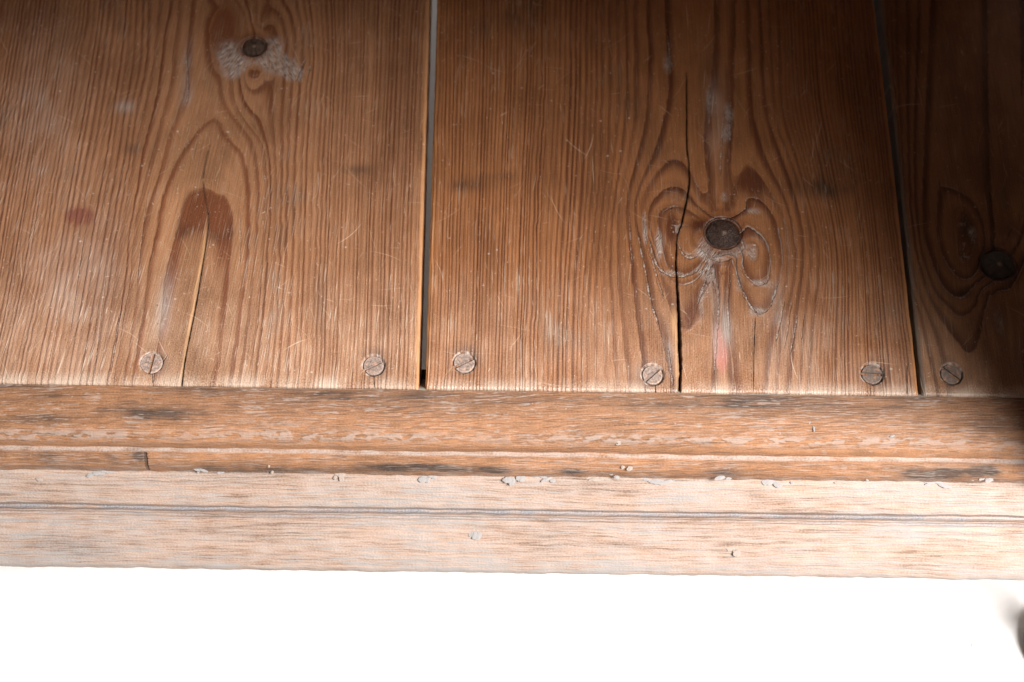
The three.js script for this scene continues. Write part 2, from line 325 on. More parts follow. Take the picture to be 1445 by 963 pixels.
      late = Math.max(late, sat(dab(fill, x, z) * (1 + 0.7 * mid + 0.4 * sB)), f < 0.05 ? (1 - step(-0.01, 0.05, f)) * 0.95 * sat(dab(fillIn, x, z) * (1.4 + 0.9 * mid + 0.8 * sB)) : 0,
        o.lobe && f > 1.95 ? step(1.95, 2.02, f) * 0.85 * sat(dab(lobe, x, z) * (1.3 + 0.7 * mid + 0.5 * sB)) : 0);
      let r = T.early[0] * v, gg = T.early[1] * v * (1 + 0.06 * band), b = T.early[2] * v * (1 + 0.1 * band);
      const lv = 1 + 0.3 * sB + 0.25 * fine + 0.3 * band;
      r += (T.late[0] * lv - r) * late; gg += (T.late[1] * lv - gg) * late; b += (T.late[2] * lv - b) * late;
      let h = (0.00022 + 0.00006 * dense + 0.0003 * kz + 0.0001 * cl) * late * sat(0.4 + rh) + 0.00005 * sB + 0.00005 * sC + 0.00004 * fine + 0.000025 * grit + 0.00006 * mid;
      // dark worn-in dirt
      const dk = sat(dab(dark, x, z) * (0.8 + 0.9 * mid + 0.6 * fine) + 0.45 * step(0.25, 0.75, big + 0.4 * mid));
      r *= 1 - 0.72 * dk; gg *= 1 - 0.68 * dk; b *= 1 - 0.6 * dk;
      const rd0 = dab(red, x, z), rd = rd0 > 0.03 ? 0.85 * step(0.25, 0.75, rd0 * (1.0 + 0.8 * mid + 0.5 * sB + 0.5 * fine)) : 0;
      r += (o.redTone[0] - r) * rd; gg += (o.redTone[1] - gg) * rd; b += (o.redTone[2] - b) * rd;
      const pl = sat(dab(pale, x, z) * (0.9 + 0.8 * sB));
      r += (0.50 - r) * pl; gg += (0.275 - gg) * pl; b += (0.125 - b) * pl;
      // torn grain beside knots: grey, rough
      const t0 = dab(torn, x, z), tn = t0 > 0.04 ? sat(t0 * 1.5 - 0.3 + 1.1 * mid * Math.min(1, t0 * 2)) : 0, tw = x < (knot ? knot[0] : 0) ? 0.7 : -0.7, tf = 0.8 * noise((x + z * tw) * 1500 + sd, (z - x * tw) * 230) + 0.6 * noise((x + z * tw) * 2900, (z - x * tw) * 500 + sd) + 0.7 * noise(x * 420 + sd, z * 420);
      if (tn > 0) {
        const w = tn * sat(0.5 + 0.7 * tf), k = tn * sat(-0.15 - 0.9 * tf);
        r += (0.35 - r) * w; gg += (0.31 - gg) * w; b += (0.285 - b) * w; r *= 1 - 0.65 * k; gg *= 1 - 0.65 * k; b *= 1 - 0.65 * k;
        h += 0.00045 * tn * tf;
      }
      const gy = sat(dab(grey, x, z) * (0.8 + 0.9 * mid + 0.8 * sB));
      r += (0.30 - r) * gy * 0.7; gg += (0.27 - gg) * gy * 0.7; b += (0.25 - b) * gy * 0.7;
      // dust lodged along the ridges, as short broken streaks
      const st = noise(A * 1700 + f * 0.6 + sd, z * 48 + 5), st2 = noise(A * 3000 + sd, z * 160);
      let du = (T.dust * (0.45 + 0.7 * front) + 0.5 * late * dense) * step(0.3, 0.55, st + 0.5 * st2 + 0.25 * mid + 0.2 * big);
      du += 0.36 * step(0.3, 1.0, front) * sat(0.55 + 0.5 * mid + 0.5 * fine + 0.3 * sC) * T.dustGlare * (1 - 0.55 * late);  // board fronts paled: glare veil painted in together with dust
      du += 0.75 * lip * sat(0.6 + 0.9 * mid + 0.6 * fine);
      du += 0.75 * step(0.56, 0.68, noise(x * 620 + sd, z * 560) + 0.25 * grit);          // specks
      du = sat(du);
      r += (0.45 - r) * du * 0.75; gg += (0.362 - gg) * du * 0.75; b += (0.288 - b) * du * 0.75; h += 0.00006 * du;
      // pale dust packed along the raised rings round a knot, broken into bits
      if (kz > 0.02) {
        const edgeP = (1 - step(0.02, 0.16, Math.min(p, 1 - p) / Math.max(0.12, Math.min(1, g * 0.0032)) )), bits = step(0.02, 0.3, noise(x * 380 + sd, z * 240) + 0.6 * noise(x * 1300, z * 1000) + 0.35 * (z > knot[1] - 0.004 ? 1 : -0.6));
        const e = 0.85 * kz * edgeP * bits; r += (0.33 - r) * e; gg += (0.28 - gg) * e; b += (0.25 - b) * e; h -= 0.0005 * kz * edgeP * (0.4 + bits);
        const gr = kz * (1 - step(0.0, 0.09, Math.abs(p - 0.12))) * 0.6 * sat(0.5 + 2 * mid); r *= 1 - 0.6 * gr; gg *= 1 - 0.6 * gr; b *= 1 - 0.6 * gr;
      }
      // screws: dirt halo, rim of filler, shade crescent painted at lower right
      for (const [sx, sz] of screws) {
        const d = Math.hypot(x - sx, z - sz);
        if (d < 0.011) { const ha = (1 - step(0.0045, 0.0105, d)) * sat(0.45 + 1.1 * mid); r *= 1 - 0.4 * ha; gg *= 1 - 0.4 * ha; b *= 1 - 0.36 * ha;
          const rim = step(0.0041, 0.0045, d) * (1 - step(0.0048, 0.0056, d)) * sat(0.35 + 1.5 * noise(x * 500, z * 500 + sd)); r += (0.42 - r) * rim; gg += (0.36 - gg) * rim; b += (0.32 - b) * rim; h += 0.0002 * rim; const shadeCres = step(0.0040, 0.0044, d) * (1 - step(0.0049, 0.0054, d)) * sat(((x - sx) * 0.8 + (z - sz) * 0.6) / 0.004 * 1.4 + 0.5 * noise(x * 500 + 4, z * 500)); r *= 1 - 0.75 * shadeCres; gg *= 1 - 0.75 * shadeCres; b *= 1 - 0.75 * shadeCres; }
      }
      if (knot) {                                                   // darker, resinous wood round the knot
        const a = (x - knot[0]) / knot[2], c = (z - knot[1]) / knot[3], d = Math.hypot(a, c);
        if (d < 2.2) { const k = 1 - step(1.05, 2.0, d); r *= 1 - 0.35 * k; gg *= 1 - 0.45 * k; b *= 1 - 0.5 * k; h += 0.0003 * k;
          const rim = 1 - sat(Math.abs(d - 1.06) / 0.09); if (rim > 0) { r *= 1 - 0.7 * rim; gg *= 1 - 0.7 * rim; b *= 1 - 0.7 * rim; h -= 0.0005 * rim; } }
      }
      if (cw > 0.00008) { const d = Math.abs(x - cx) - cw; const k = 1 - sat(d / 0.0007); r *= 1 - 0.5 * k; gg *= 1 - 0.5 * k; b *= 1 - 0.5 * k; }
      // separate tint along the long edges
      const ed = Math.min(x - XL, XR - x), er = 1 - sat((ed - 0.0004) / (0.0016 + 0.0012 * mid));
      if (er > 0) { r += (T.edgeTint[0] - r) * er * 0.8; gg += (T.edgeTint[1] - gg) * er * 0.8; b += (T.edgeTint[2] - b) * er * 0.8; }
      colR[q] = r; colG[q] = gg; colB[q] = b; hgt[q] = h;
    }
  }
  // scratches: thin pale lines, bent, in all directions
  const rs = rng(900 + o.seed);
  for (let n = 0; n < o.scratches; n++) {
    let x = o.x0 + rs() * (o.x1 - o.x0), z = Z0 * 0.98 * Math.pow(rs(), 1.25), a = rs() < 0.45 ? 1.57 + (rs() - 0.5) * 0.5 : rs() * 6.28; const len = 0.0015 + 0.016 * Math.pow(rs(), 4), k = 0.10 + 0.34 * rs() * rs(), turn = (rs() - 0.5) * 90, wd = rs() < 0.06 ? 1.6 : 0.7 + 0.5 * rs();
    for (let s = 0; s < len; s += SX * 0.7) {
      a += turn * SX * 0.7; x += Math.cos(a) * SX * 0.7; z += Math.sin(a) * SX * 0.7;
      const ci = Math.round((x - o.x0) / SX), cj = Math.round((z - Z0) / SZ);
      for (let dj = -2; dj <= 2; dj++) for (let di = -2; di <= 2; di++) {
        const ii = ci + di, jj = cj + dj; if (ii < 0 || jj < 0 || ii >= W || jj >= H) continue;
        const w = sat(wd + 0.5 - Math.hypot(di, dj)) * k * 0.55 * Math.sin(Math.PI * s / len); if (w <= 0) continue;
        const q = jj * W + ii; colR[q] += (0.6 - colR[q]) * w; colG[q] += (0.46 - colG[q]) * w; colB[q] += (0.34 - colB[q]) * w; hgt[q] -= 0.00004 * w;
      }
    }
  }
  // chipped grooves that follow the rings: a dark lip and grey dust packed in broken bits
  for (const [wpx, str, ...flat] of o.chips || []) {
    const hair = str < 0; const pl = spline(pairs(flat).map(([a, b]) => at(a, b)), 10), hw = wpx * 0.00011;
    for (let i = 0; i < pl.length - 1; i++) {
      const [ax, az] = pl[i], [bx, bz] = pl[i + 1], len = Math.hypot(bx - ax, bz - az) || 1e-6, n = Math.ceil(len / (SX * 0.6)), nx = -(bz - az) / len, nz = (bx - ax) / len;
      for (let k = 0; k < n; k++) {
        const cx = ax + (bx - ax) * k / n, cz = az + (bz - az) * k / n, end = Math.min(1, 6 * Math.min((i + k / n) / (pl.length - 1), 1 - (i + k / n) / (pl.length - 1))), w = hw * (0.65 + 0.9 * noise(cx * 420, cz * 420 + sd)) * end;
        if (w <= 0) continue;
        for (let d = -w * 2.2; d <= w * 2.2; d += SX * 0.6) {
          const x = cx + nx * d, z = cz + nz * d, ii = Math.round((x - o.x0) / SX), jj = Math.round((z - Z0) / SZ); if (ii < 0 || jj < 0 || ii >= W || jj >= H) continue;
          const q = jj * W + ii, gr = noise(x * 1100, z * 1100) + 0.6 * noise(x * 2600 + 7, z * 2600), core = 1 - step(w * 0.75, w * 1.15, Math.abs(d)), lip = sat(1 - Math.abs(Math.abs(d) - w * 1.3) / (w * 0.5)) * (d > 0 ? 0.4 : 0.25);
          if (hair) { const k = -str * core; colR[q] *= 1 - k; colG[q] *= 1 - k; colB[q] *= 1 - k; hgt[q] -= 0.0003 * k; continue; }
          const du = 0.42 * str * core * step(-0.1, 0.5, gr + 0.8 * noise(cx * 260, cz * 260 + 9)), dk = lip * str;
          colR[q] += (0.37 - colR[q]) * du; colG[q] += (0.33 - colG[q]) * du; colB[q] += (0.305 - colB[q]) * du;
          colR[q] *= 1 - 0.45 * dk; colG[q] *= 1 - 0.47 * dk; colB[q] *= 1 - 0.47 * dk; hgt[q] += ((-0.00035 + 0.0002 * gr) * core * str - (hgt[q]) * core * 0.3) * 0.35;
        }
      }
    }
  }
  for (let n = 0; n < o.specks; n++) {                                // dust grains and tiny pale nicks
    const x = o.x0 + rs() * (o.x1 - o.x0), z = Z0 * 0.9 * rs(), rr = 1.2 + 2.6 * Math.pow(rs(), 5), k = 0.25 + 0.6 * rs() * rs(), el = 0.6 + 1.4 * rs(), ci = Math.round((x - o.x0) / SX), cj = Math.round((z - Z0) / SZ), darkOne = rs() < 0.25;
    for (let dj = -6; dj <= 6; dj++) for (let di = -6; di <= 6; di++) {
      const ii = ci + di, jj = cj + dj; if (ii < 0 || jj < 0 || ii >= W || jj >= H) continue;
      const w = k * sat(1.4 - Math.hypot(di * el, dj) / rr); if (w <= 0) continue;
      const q = jj * W + ii, t = darkOne ? 0.04 : 0.52; colR[q] += (t - colR[q]) * w; colG[q] += (t * 0.86 - colG[q]) * w; colB[q] += (t * 0.76 - colB[q]) * w;
    }
  }
  const HR = 0.0016;
  for (let q = 0; q < W * H; q++) {
    col[4 * q] = enc(colR[q]); col[4 * q + 1] = enc(colG[q]); col[4 * q + 2] = enc(colB[q]); col[4 * q + 3] = 255;
    const b = sat(0.5 + hgt[q] / HR) * 255; bmp[4 * q] = bmp[4 * q + 1] = bmp[4 * q + 2] = b; bmp[4 * q + 3] = 255;
  }
  const mat = new THREE.MeshStandardMaterial({ map: tex(col, W, H, true), bumpMap: tex(bmp, W, H), bumpScale: HR, roughness: o.rough });
  // the solid
  const nz = 420, nx = Math.round((o.x1 - o.x0) / 0.0006), cols = [];
  const edgeIn = [0, 0.0001, 0.00035, 0.0007, 0.0012, 0.002];
  const cOff = crack ? [-1, -0.75, -0.4, 0.4, 0.75, 1] : [];
  const nL = crack ? Math.round(nx * o.split) : nx, nR = crack ? nx - nL : 0;
  cols.push(['l', -1]); for (const d of edgeIn) cols.push(['l', d]);
  for (let i = 1; i < nL; i++) cols.push(['a', i / nL]);
  if (crack) { for (const k of cOff) cols.push(['c', k]); for (let i = 1; i < nR; i++) cols.push(['b', i / nR]); }
  for (const d of edgeIn.slice().reverse()) cols.push(['r', d]); cols.push(['r', -1]);
  const zs = []; for (let i = 0; i <= nz; i++) zs.push(Z0 + (0 - Z0 - 0.002) * i / nz);
  zs.push(-0.0014, -0.0009, -0.0005, -0.0002, 0, 0);
  const macro = (x, z) => {
    let h = 0.0006 * noise(x * 18 + sd, z * 12) + 0.00025 * noise(x * 70 + sd, z * 30);
    for (const [sx, sz, , , sink] of screws) { const d = Math.hypot(x - sx, z - sz); if (d < 0.009) { h -= 0.0012 * (1 - step(0.0044, 0.0052, d)) ; h -= 0.0002 * (1 - step(0.0048, 0.009, d)); } }
    if (knot) { const a = (x - knot[0]) / knot[2], c = (z - knot[1]) / knot[3], d = Math.hypot(a, c); if (d < 2.6) h += 0.0006 * (1 - step(1.1, 2.6, d)) - 0.0025 * (1 - step(0.88, 1.0, d)); }
    return h;
  };
  const geo = grid(zs.length, cols.length, (r, c) => {
    const z = zs[r], [kind, k] = cols[c], XL = xl(z), XR = xr(z), cx = crack ? crackAt(z) : 0, cw = crack ? Math.max(0.00004, crackWidth(z)) : 0;
    let x, y, down = r === zs.length - 1;
    if (kind === 'l') { x = XL + Math.max(0, k); if (k < 0) down = true; }
    else if (kind === 'r') { x = XR - Math.max(0, k); if (k < 0) down = true; }
    else if (kind === 'a') { const a = XL + 0.002, b = crack ? cx - cw : XR - 0.002; x = a + (b - a) * k; }
    else if (kind === 'b') { const a = cx + cw, b = XR - 0.002; x = a + (b - a) * k; }
    else x = cx + cw * k;
    const zz = z + 0.0003 * noise(x * 60, o.seed) * step(-0.02, 0, z);
    y = down ? -THICK : macro(x, z);
    if (!down) {
      const e = sat(1 - Math.min(x - XL, XR - x) / 0.0016), ef = sat(1 - (-z) / 0.0015);
      y -= 0.0009 * e * e + 0.0008 * ef * ef;
      if (kind === 'c' && Math.abs(k) < 0.9) y -= (cw > 0.00012 ? (Math.abs(k) < 0.5 ? 0.012 : 0.0012) : 0) * sat((cw - 0.00008) / 0.0003);
    }
    return [x, y, zz, (x - o.x0) / (o.x1 - o.x0), (z - Z0) / (zf - Z0)];
  });
  const board = part('board', geo, mat, shelf, o.label);
  screws.forEach(([x, z, a, br, sink], i) => {
    const s = part('screw', screwGeo, screwMat(o.seed * 5 + i, br), board); s.position.set(x, macro(x, z) + 0.0012 + sink, z); s.rotation.y = a; s.scale.setScalar(0.95 + 0.12 * hash(i + 3, o.seed)); s.rotation.x = 0.03 * (hash(i, o.seed) - 0.5); s.rotation.z = 0.05 * (hash(i + 5, o.seed) - 0.5);
  });
  if (knot) {                                                       // the knot itself: a ringed, cracked plug
    const KW = 256, kc = new Uint8Array(KW * KW * 4), kb = new Uint8Array(KW * KW * 4);
    for (let j = 0, i = 0; j < KW; j++) for (let k = 0; k < KW; k++, i += 4) {
      const x = (k / KW - 0.5) * 2, y = (j / KW - 0.5) * 2, d = Math.hypot(x - 0.06, y - 0.04), an = Math.atan2(y, x), n = fbm(k / 20 + sd, j / 20), f = noise(k / 5, j / 5 + sd);
      const rr = 0.5 + 0.5 * Math.sin(d * (26 + 8 * n) + n * 6 + an), cr = step(0.12, 0.34, noise(an * 2.2 + sd, d * 1.3) + 0.25 * f) * step(0.05, 0.3, d) * (1 - step(0.85, 1, d));
      let v = 0.75 + 0.45 * n + 0.12 * rr + 0.3 * f; const pith = 0.6 * (1 - step(0.02, 0.2, d + 0.2 * f)); v *= 1 - 0.6 * cr;
      const K = o.knotTone; let r = K[0] * v, g = K[1] * v, b = K[2] * v;
      r += (0.34 - r) * pith; g += (0.25 - g) * pith; b += (0.19 - b) * pith;
      const rim = step(0.8, 0.97, d); r *= 1 - 0.5 * rim; g *= 1 - 0.5 * rim; b *= 1 - 0.5 * rim;
      kc[i] = enc(r); kc[i + 1] = enc(g); kc[i + 2] = enc(b); kc[i + 3] = 255;
      kb[i] = kb[i + 1] = kb[i + 2] = 255 * sat(0.5 + 0.18 * (rr - 0.5) + 0.15 * f + 0.2 * n - 0.4 * cr); kb[i + 3] = 255;
    }
    const km = new THREE.MeshStandardMaterial({ map: tex(kc, KW, KW, true), bumpMap: tex(kb, KW, KW), bumpScale: 0.0009, roughness: 0.42 });
    const kg = grid(24, 73, (r, c) => {
      const a = -c / 72 * Math.PI * 2, rr = Math.min(1, r / 22), wob = 1 + 0.16 * noise(Math.cos(a) * 1.6 + sd, Math.sin(a) * 1.6), x = Math.cos(a) * rr * wob, z = Math.sin(a) * rr * wob;
      return [x * knot[2] * 0.97, r > 22 ? -0.003 : 0.0016 * Math.sqrt(Math.max(0, 1 - rr * rr * 0.98)) + 0.0001 * noise(x * 5, z * 5 + sd), z * knot[3] * 0.97, 0.5 + x * 0.5, 0.5 + z * 0.5];
    });
    const k = part('knot', kg, km, board); k.position.set(knot[0], -0.0002, knot[1]);
  }
  return board;
}

makeBoard({
  jag: 0.25, seed: 1, swirl: 0.35, tilt: [-0.02, 0.75], rings: rings1, texW: 2048, x0: at(-170, 560)[0], x1: at(620, -40)[0] + 0.004, split: 0.5, rough: 0.55, scratches: 1300, specks: 2600,
  chips: [[4, 0.7, 262, 70, 264, 100, 265, 135, 260, 150], [7, 0.9, 430, 84, 424, 98, 416, 116], [6, 0.9, 438, 92, 434, 106], [3, 0.5, 205, 290, 199, 340, 192, 400], [3, 0.5, 172, 420, 163, 480, 155, 530], [3, 0.45, 150, 380, 141, 450, 132, 530], [3, 0.45, 118, 330, 108, 400, 98, 470], [2, -0.4, 527, 530, 528, 548], [2, -0.4, 214, 524, 215, 541], [3, 0.8, 224, 518, 230, 509, 236, 500], [3, 0.4, 84, 420, 74, 480, 64, 530], [3, 0.5, 338, 300, 339, 340, 338, 380], [2.5, 0.4, 30, 330, 20, 390, 10, 450], [2.5, 0.4, 54, 280, 46, 330, 40, 370]],
  left: [[-90, -40], [-155, 560]], right: [[607, -40], [606, 0], [590, 548]],
  label: 'board with a pointed arch of grain below a knot and a red stain',
  tone: { early: [0.255, 0.122, 0.058], late: [0.118, 0.034, 0.011], dust: 0.52, dustGlare: 0.9, edgeTint: [0.46, 0.23, 0.10] },
  screws: [[213, 512, 1.42, 0.85, 0.0001], [527, 516, 0.5, 0.7, 0.0002]],
  knot: [358, 67, 17, 13], knotTone: [0.09, 0.052, 0.034],
  crack: [[312, 150, 0], [291, 225, 0.0001], [287, 262, 0.0001], [294, 308, 0.0001], [290, 345, 0.0002], [276, 430, 0.00026], [262, 500, 0.00026], [256, 542, 0.0003]],
  redTone: [0.14, 0.030, 0.015], red: [[111, 307, 23, 18, 1.4]],
  lobe: [[315, 45, 22, 40, 1.2]], fillIn: [[290, 296, 44, 32, 1.6], [318, 330, 14, 50, 0.9], [245, 360, 12, 50, 0.9], [232, 440, 10, 60, 0.5]],
  dark: [[188, 210, 14, 9, 0.6], [262, 330, 16, 14, 0.5], [300, 335, 14, 8, 0.6], [325, 330, 9, 20, 0.6], [510, 240, 24, 8, 0.6], [450, 420, 10, 50, 0.4], [35, 20, 60, 40, 0.3], [525, 500, 18, 10, 0.4]],
  torn: [[322, 72, 18, 18, 1.2], [335, 92, 20, 14, 1.2], [385, 68, 16, 18, 1.2], [375, 85, 22, 16, 1.2], [398, 92, 16, 14, 1.2], [410, 100, 10, 14, 1.0], [424, 105, 6, 12, 0.9], [330, 105, 14, 10, 0.8]],
  pale: [[288, 345, 2.2, 30, 0.9], [281, 385, 2.2, 30, 0.9], [274, 425, 2.2, 30, 0.9], [267, 465, 2.2, 30, 0.9], [260, 505, 2.2, 30, 0.9], [255, 535, 2.2, 20, 0.9]],  // lit left wall of the split, painted as pale dabs
  grey: [[262, 100, 8, 40, 0.7], [265, 135, 8, 14, 0.7], [175, 150, 14, 10, 0.7], [232, 430, 12, 50, 0.7], [100, 400, 70, 120, 0.35], [60, 150, 60, 120, 0.3], [640, 450, 30, 40, 0.3]],
});
makeBoard({
  jag: 1, seed: 2, swirl: 1, tilt: [0, 0], rings: rings2, texW: 2048, x0: at(598, 560)[0] - 0.003, x1: at(1306, 560)[0], split: 0.52, rough: 0.44, scratches: 900, specks: 1900,
  chips: [[6, 1, 917, 335, 921, 358, 930, 378, 945, 388, 960, 390, 978, 385, 990, 376], [6, 1, 1038, 384, 1046, 406, 1058, 430, 1070, 442, 1084, 436, 1092, 418, 1099, 396], [6, 0.9, 1044, 378, 1055, 391, 1070, 402, 1082, 396, 1087, 380], [5, 0.9, 898, 312, 903, 345, 910, 380, 918, 424, 926, 449, 934, 477], [5, 0.9, 907, 308, 912, 340, 921, 368, 929, 398, 938, 425], [5, 0.8, 1003, 371, 998, 389, 990, 412, 984, 430], [5, 0.8, 1033, 366, 1038, 380, 1044, 398], [5, 0.9, 958, 345, 962, 356, 972, 364, 986, 360], [6, 0.8, 1107, 424, 1101, 450, 1095, 482], [4, 0.8, 1117, 424, 1112, 460, 1107, 492], [4, 0.7, 1126, 440, 1120, 475, 1115, 500], [3, 0.7, 1135, 440, 1131, 480], [6, 0.7, 1031, 140, 1030, 170, 1030, 205], [6, 0.7, 1022, 150, 1018, 205, 1016, 250], [4, 0.5, 1003, 128, 1000, 180], [5, 0.6, 939, 20, 943, 60, 946, 82, 952, 100], [5, 0.6, 1013, 395, 1014, 440, 1010, 490, 1008, 530], [5, 0.6, 1031, 395, 1027, 430, 1030, 470], [4, 0.6, 935, 300, 944, 294, 958, 292], [5, 0.8, 990, 352, 1002, 364, 1018, 369, 1034, 364], [6, 0.7, 1046, 338, 1048, 350, 1040, 360], [4, 0.6, 888, 300, 890, 345, 893, 380], [2, -0.45, 1066, 446, 1064, 490, 1063, 556], [2, 0.5, 1062, 448, 1061, 490, 1060, 556], [2, -0.5, 1280, 515, 1280, 558], [2, -0.4, 925, 542, 925, 554], [4, 0.8, 942, 488, 946, 515, 950, 545]],
  left: [[618, -40], [617, 0], [600, 548]], right: [[1229, -40], [1233, 0], [1261, 230], [1297, 558]],
  label: 'board with a dark round knot and a long open split',
  tone: { early: [0.228, 0.094, 0.036], late: [0.080, 0.021, 0.007], dust: 0.26, dustGlare: 0.9, edgeTint: [0.42, 0.19, 0.07] },
  screws: [[655, 512, 0.5, 0.75, 0.0002], [921, 529, 0.75, 0.8, 0.0002], [1231, 528, -0.05, 0.35, 0.0001]],
  knot: [1020, 330, 25, 21], knotTone: [0.046, 0.020, 0.012],
  crack: [[968, 85, 0], [969, 120, 0.0002], [969, 200, 0.00028], [972, 235, 0.00018], [972, 265, 0.00032], [963, 310, 0.00034], [956, 335, 0.0002], [954, 370, 0.00034], [957, 430, 0.0005], [959, 480, 0.0008], [960, 520, 0.0006], [959, 555, 0.00045]],
  redTone: [0.34, 0.085, 0.06], red: [[1018, 500, 12, 34, 0.75], [1012, 455, 10, 40, 0.35], [1030, 440, 8, 40, 0.3]],
  fillIn: [[1060, 255, 26, 22, 1.2], [948, 322, 9, 24, 1.2], [985, 318, 18, 9, 0.9], [980, 450, 14, 30, 1.2], [948, 440, 10, 24, 0.9]],
  dark: [[665, 262, 34, 10, 0.7], [700, 250, 40, 8, 0.45], [655, 495, 22, 12, 0.5], [1140, 262, 50, 16, 0.45], [1180, 270, 30, 12, 0.4], [745, 10, 60, 40, 0.3], [1220, 100, 30, 120, 0.3], [690, 380, 14, 60, 0.3]],
  torn: [[995, 345, 10, 14, 0.9], [1008, 362, 16, 10, 1.0], [1036, 358, 12, 10, 1.0], [1048, 345, 8, 14, 0.8], [998, 380, 8, 16, 0.7], [1060, 360, 9, 14, 0.9], [988, 358, 10, 8, 0.8], [950, 385, 22, 5, 0.9], [985, 383, 12, 7, 0.8], [1044, 400, 8, 22, 0.8], [1068, 440, 16, 8, 1.0], [1074, 400, 18, 6, 0.8], [1092, 425, 6, 18, 0.8], [1060, 298, 16, 6, 0.8], [910, 320, 4, 30, 0.7], [930, 345, 5, 26, 0.8], [990, 420, 6, 30, 0.6], [1024, 190, 8, 14, 0.9], [1028, 160, 7, 20, 0.7], [1000, 150, 6, 30, 0.6], [1022, 278, 7, 8, 0.9], [941, 90, 8, 22, 0.6]],
  pale: [[952, 455, 5, 24, 0.7], [955, 490, 3, 40, 0.6], [956, 530, 2.5, 24, 0.5]],
  grey: [[943, 510, 8, 40, 0.9], [1020, 460, 12, 40, 0.6], [1010, 160, 16, 60, 0.5], [1100, 440, 8, 34, 0.7], [1096, 480, 20, 60, 0.3], [1026, 460, 6, 26, 0.7], [1009, 470, 4, 44, 0.6]],
});
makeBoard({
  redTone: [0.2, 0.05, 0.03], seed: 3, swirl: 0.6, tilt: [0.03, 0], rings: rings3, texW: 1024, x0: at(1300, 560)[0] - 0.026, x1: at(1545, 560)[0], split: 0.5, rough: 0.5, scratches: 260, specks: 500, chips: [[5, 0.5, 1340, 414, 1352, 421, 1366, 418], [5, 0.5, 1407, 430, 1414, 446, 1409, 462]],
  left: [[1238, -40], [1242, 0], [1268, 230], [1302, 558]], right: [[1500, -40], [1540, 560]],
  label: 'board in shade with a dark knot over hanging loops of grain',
  tone: { early: [0.19, 0.088, 0.038], late: [0.060, 0.019, 0.007], dust: 0.2, dustGlare: 0.5, edgeTint: [0.13, 0.12, 0.105] },
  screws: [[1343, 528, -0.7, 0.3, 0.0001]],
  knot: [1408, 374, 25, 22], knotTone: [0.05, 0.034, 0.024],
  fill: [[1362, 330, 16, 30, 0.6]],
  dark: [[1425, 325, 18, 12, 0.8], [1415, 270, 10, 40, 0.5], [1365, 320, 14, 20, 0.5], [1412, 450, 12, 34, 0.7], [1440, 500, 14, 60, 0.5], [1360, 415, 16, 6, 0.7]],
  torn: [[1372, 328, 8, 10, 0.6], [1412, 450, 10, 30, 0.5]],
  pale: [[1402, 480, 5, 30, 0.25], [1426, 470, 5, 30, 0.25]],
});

// ------------------------------------------------------------------ front rail: a stepped, worn moulding
const PROFILE = [[549, -1.8], [552, -1.2], [560, -1.1], [575, -1.5], [590, -2.3], [605, -3.6], [617, -5.2], [627, -7.2], [633, -9], [637, -11], [639, -12], [643, -12.3], [647, -12.6], [650, -13.2], [656, -14.4], [663, -16.6], [668, -19], [671, -21.5], [672.5, -23], [675, -23.4], [680, -24], [700, -27], [715, -29.5], [719, -30.4], [721.5, -32.4], [725, -32.5], [728, -31.2], [729.5, -31.1], [731.5, -32], [734, -32.1], [736, -31.7], [742, -32.3], [744, -32.7], [747, -32.9], [749, -32.9], [770, -35.6], [790, -38.4], [802, -40.4], [806, -41.4], [808.5, -43], [809.5, -45.5]];
const prof = [];                                                   // [z, y, photo row, arc length]
{ const pp = spline(PROFILE.map(([a, b]) => [a, b]), 5); let s = 0;
  for (const [py, mm] of pp) { const z = at(722, py, mm / 1000)[1], y = mm / 1000; if (prof.length) s += Math.hypot(z - prof[prof.length - 1][0], y - prof[prof.length - 1][1]); prof.push([z, y, py, s]); } }
const SMAX = prof[prof.length - 1][3], RX0 = -0.29, RX1 = 0.29;
const rowAt = (s) => { for (let i = 1; i < prof.length; i++) if (s <= prof[i][3]) { const t = (s - prof[i - 1][3]) / (prof[i][3] - prof[i - 1][3]); return prof[i - 1][2] + t * (prof[i][2] - prof[i - 1][2]); } return 809; };
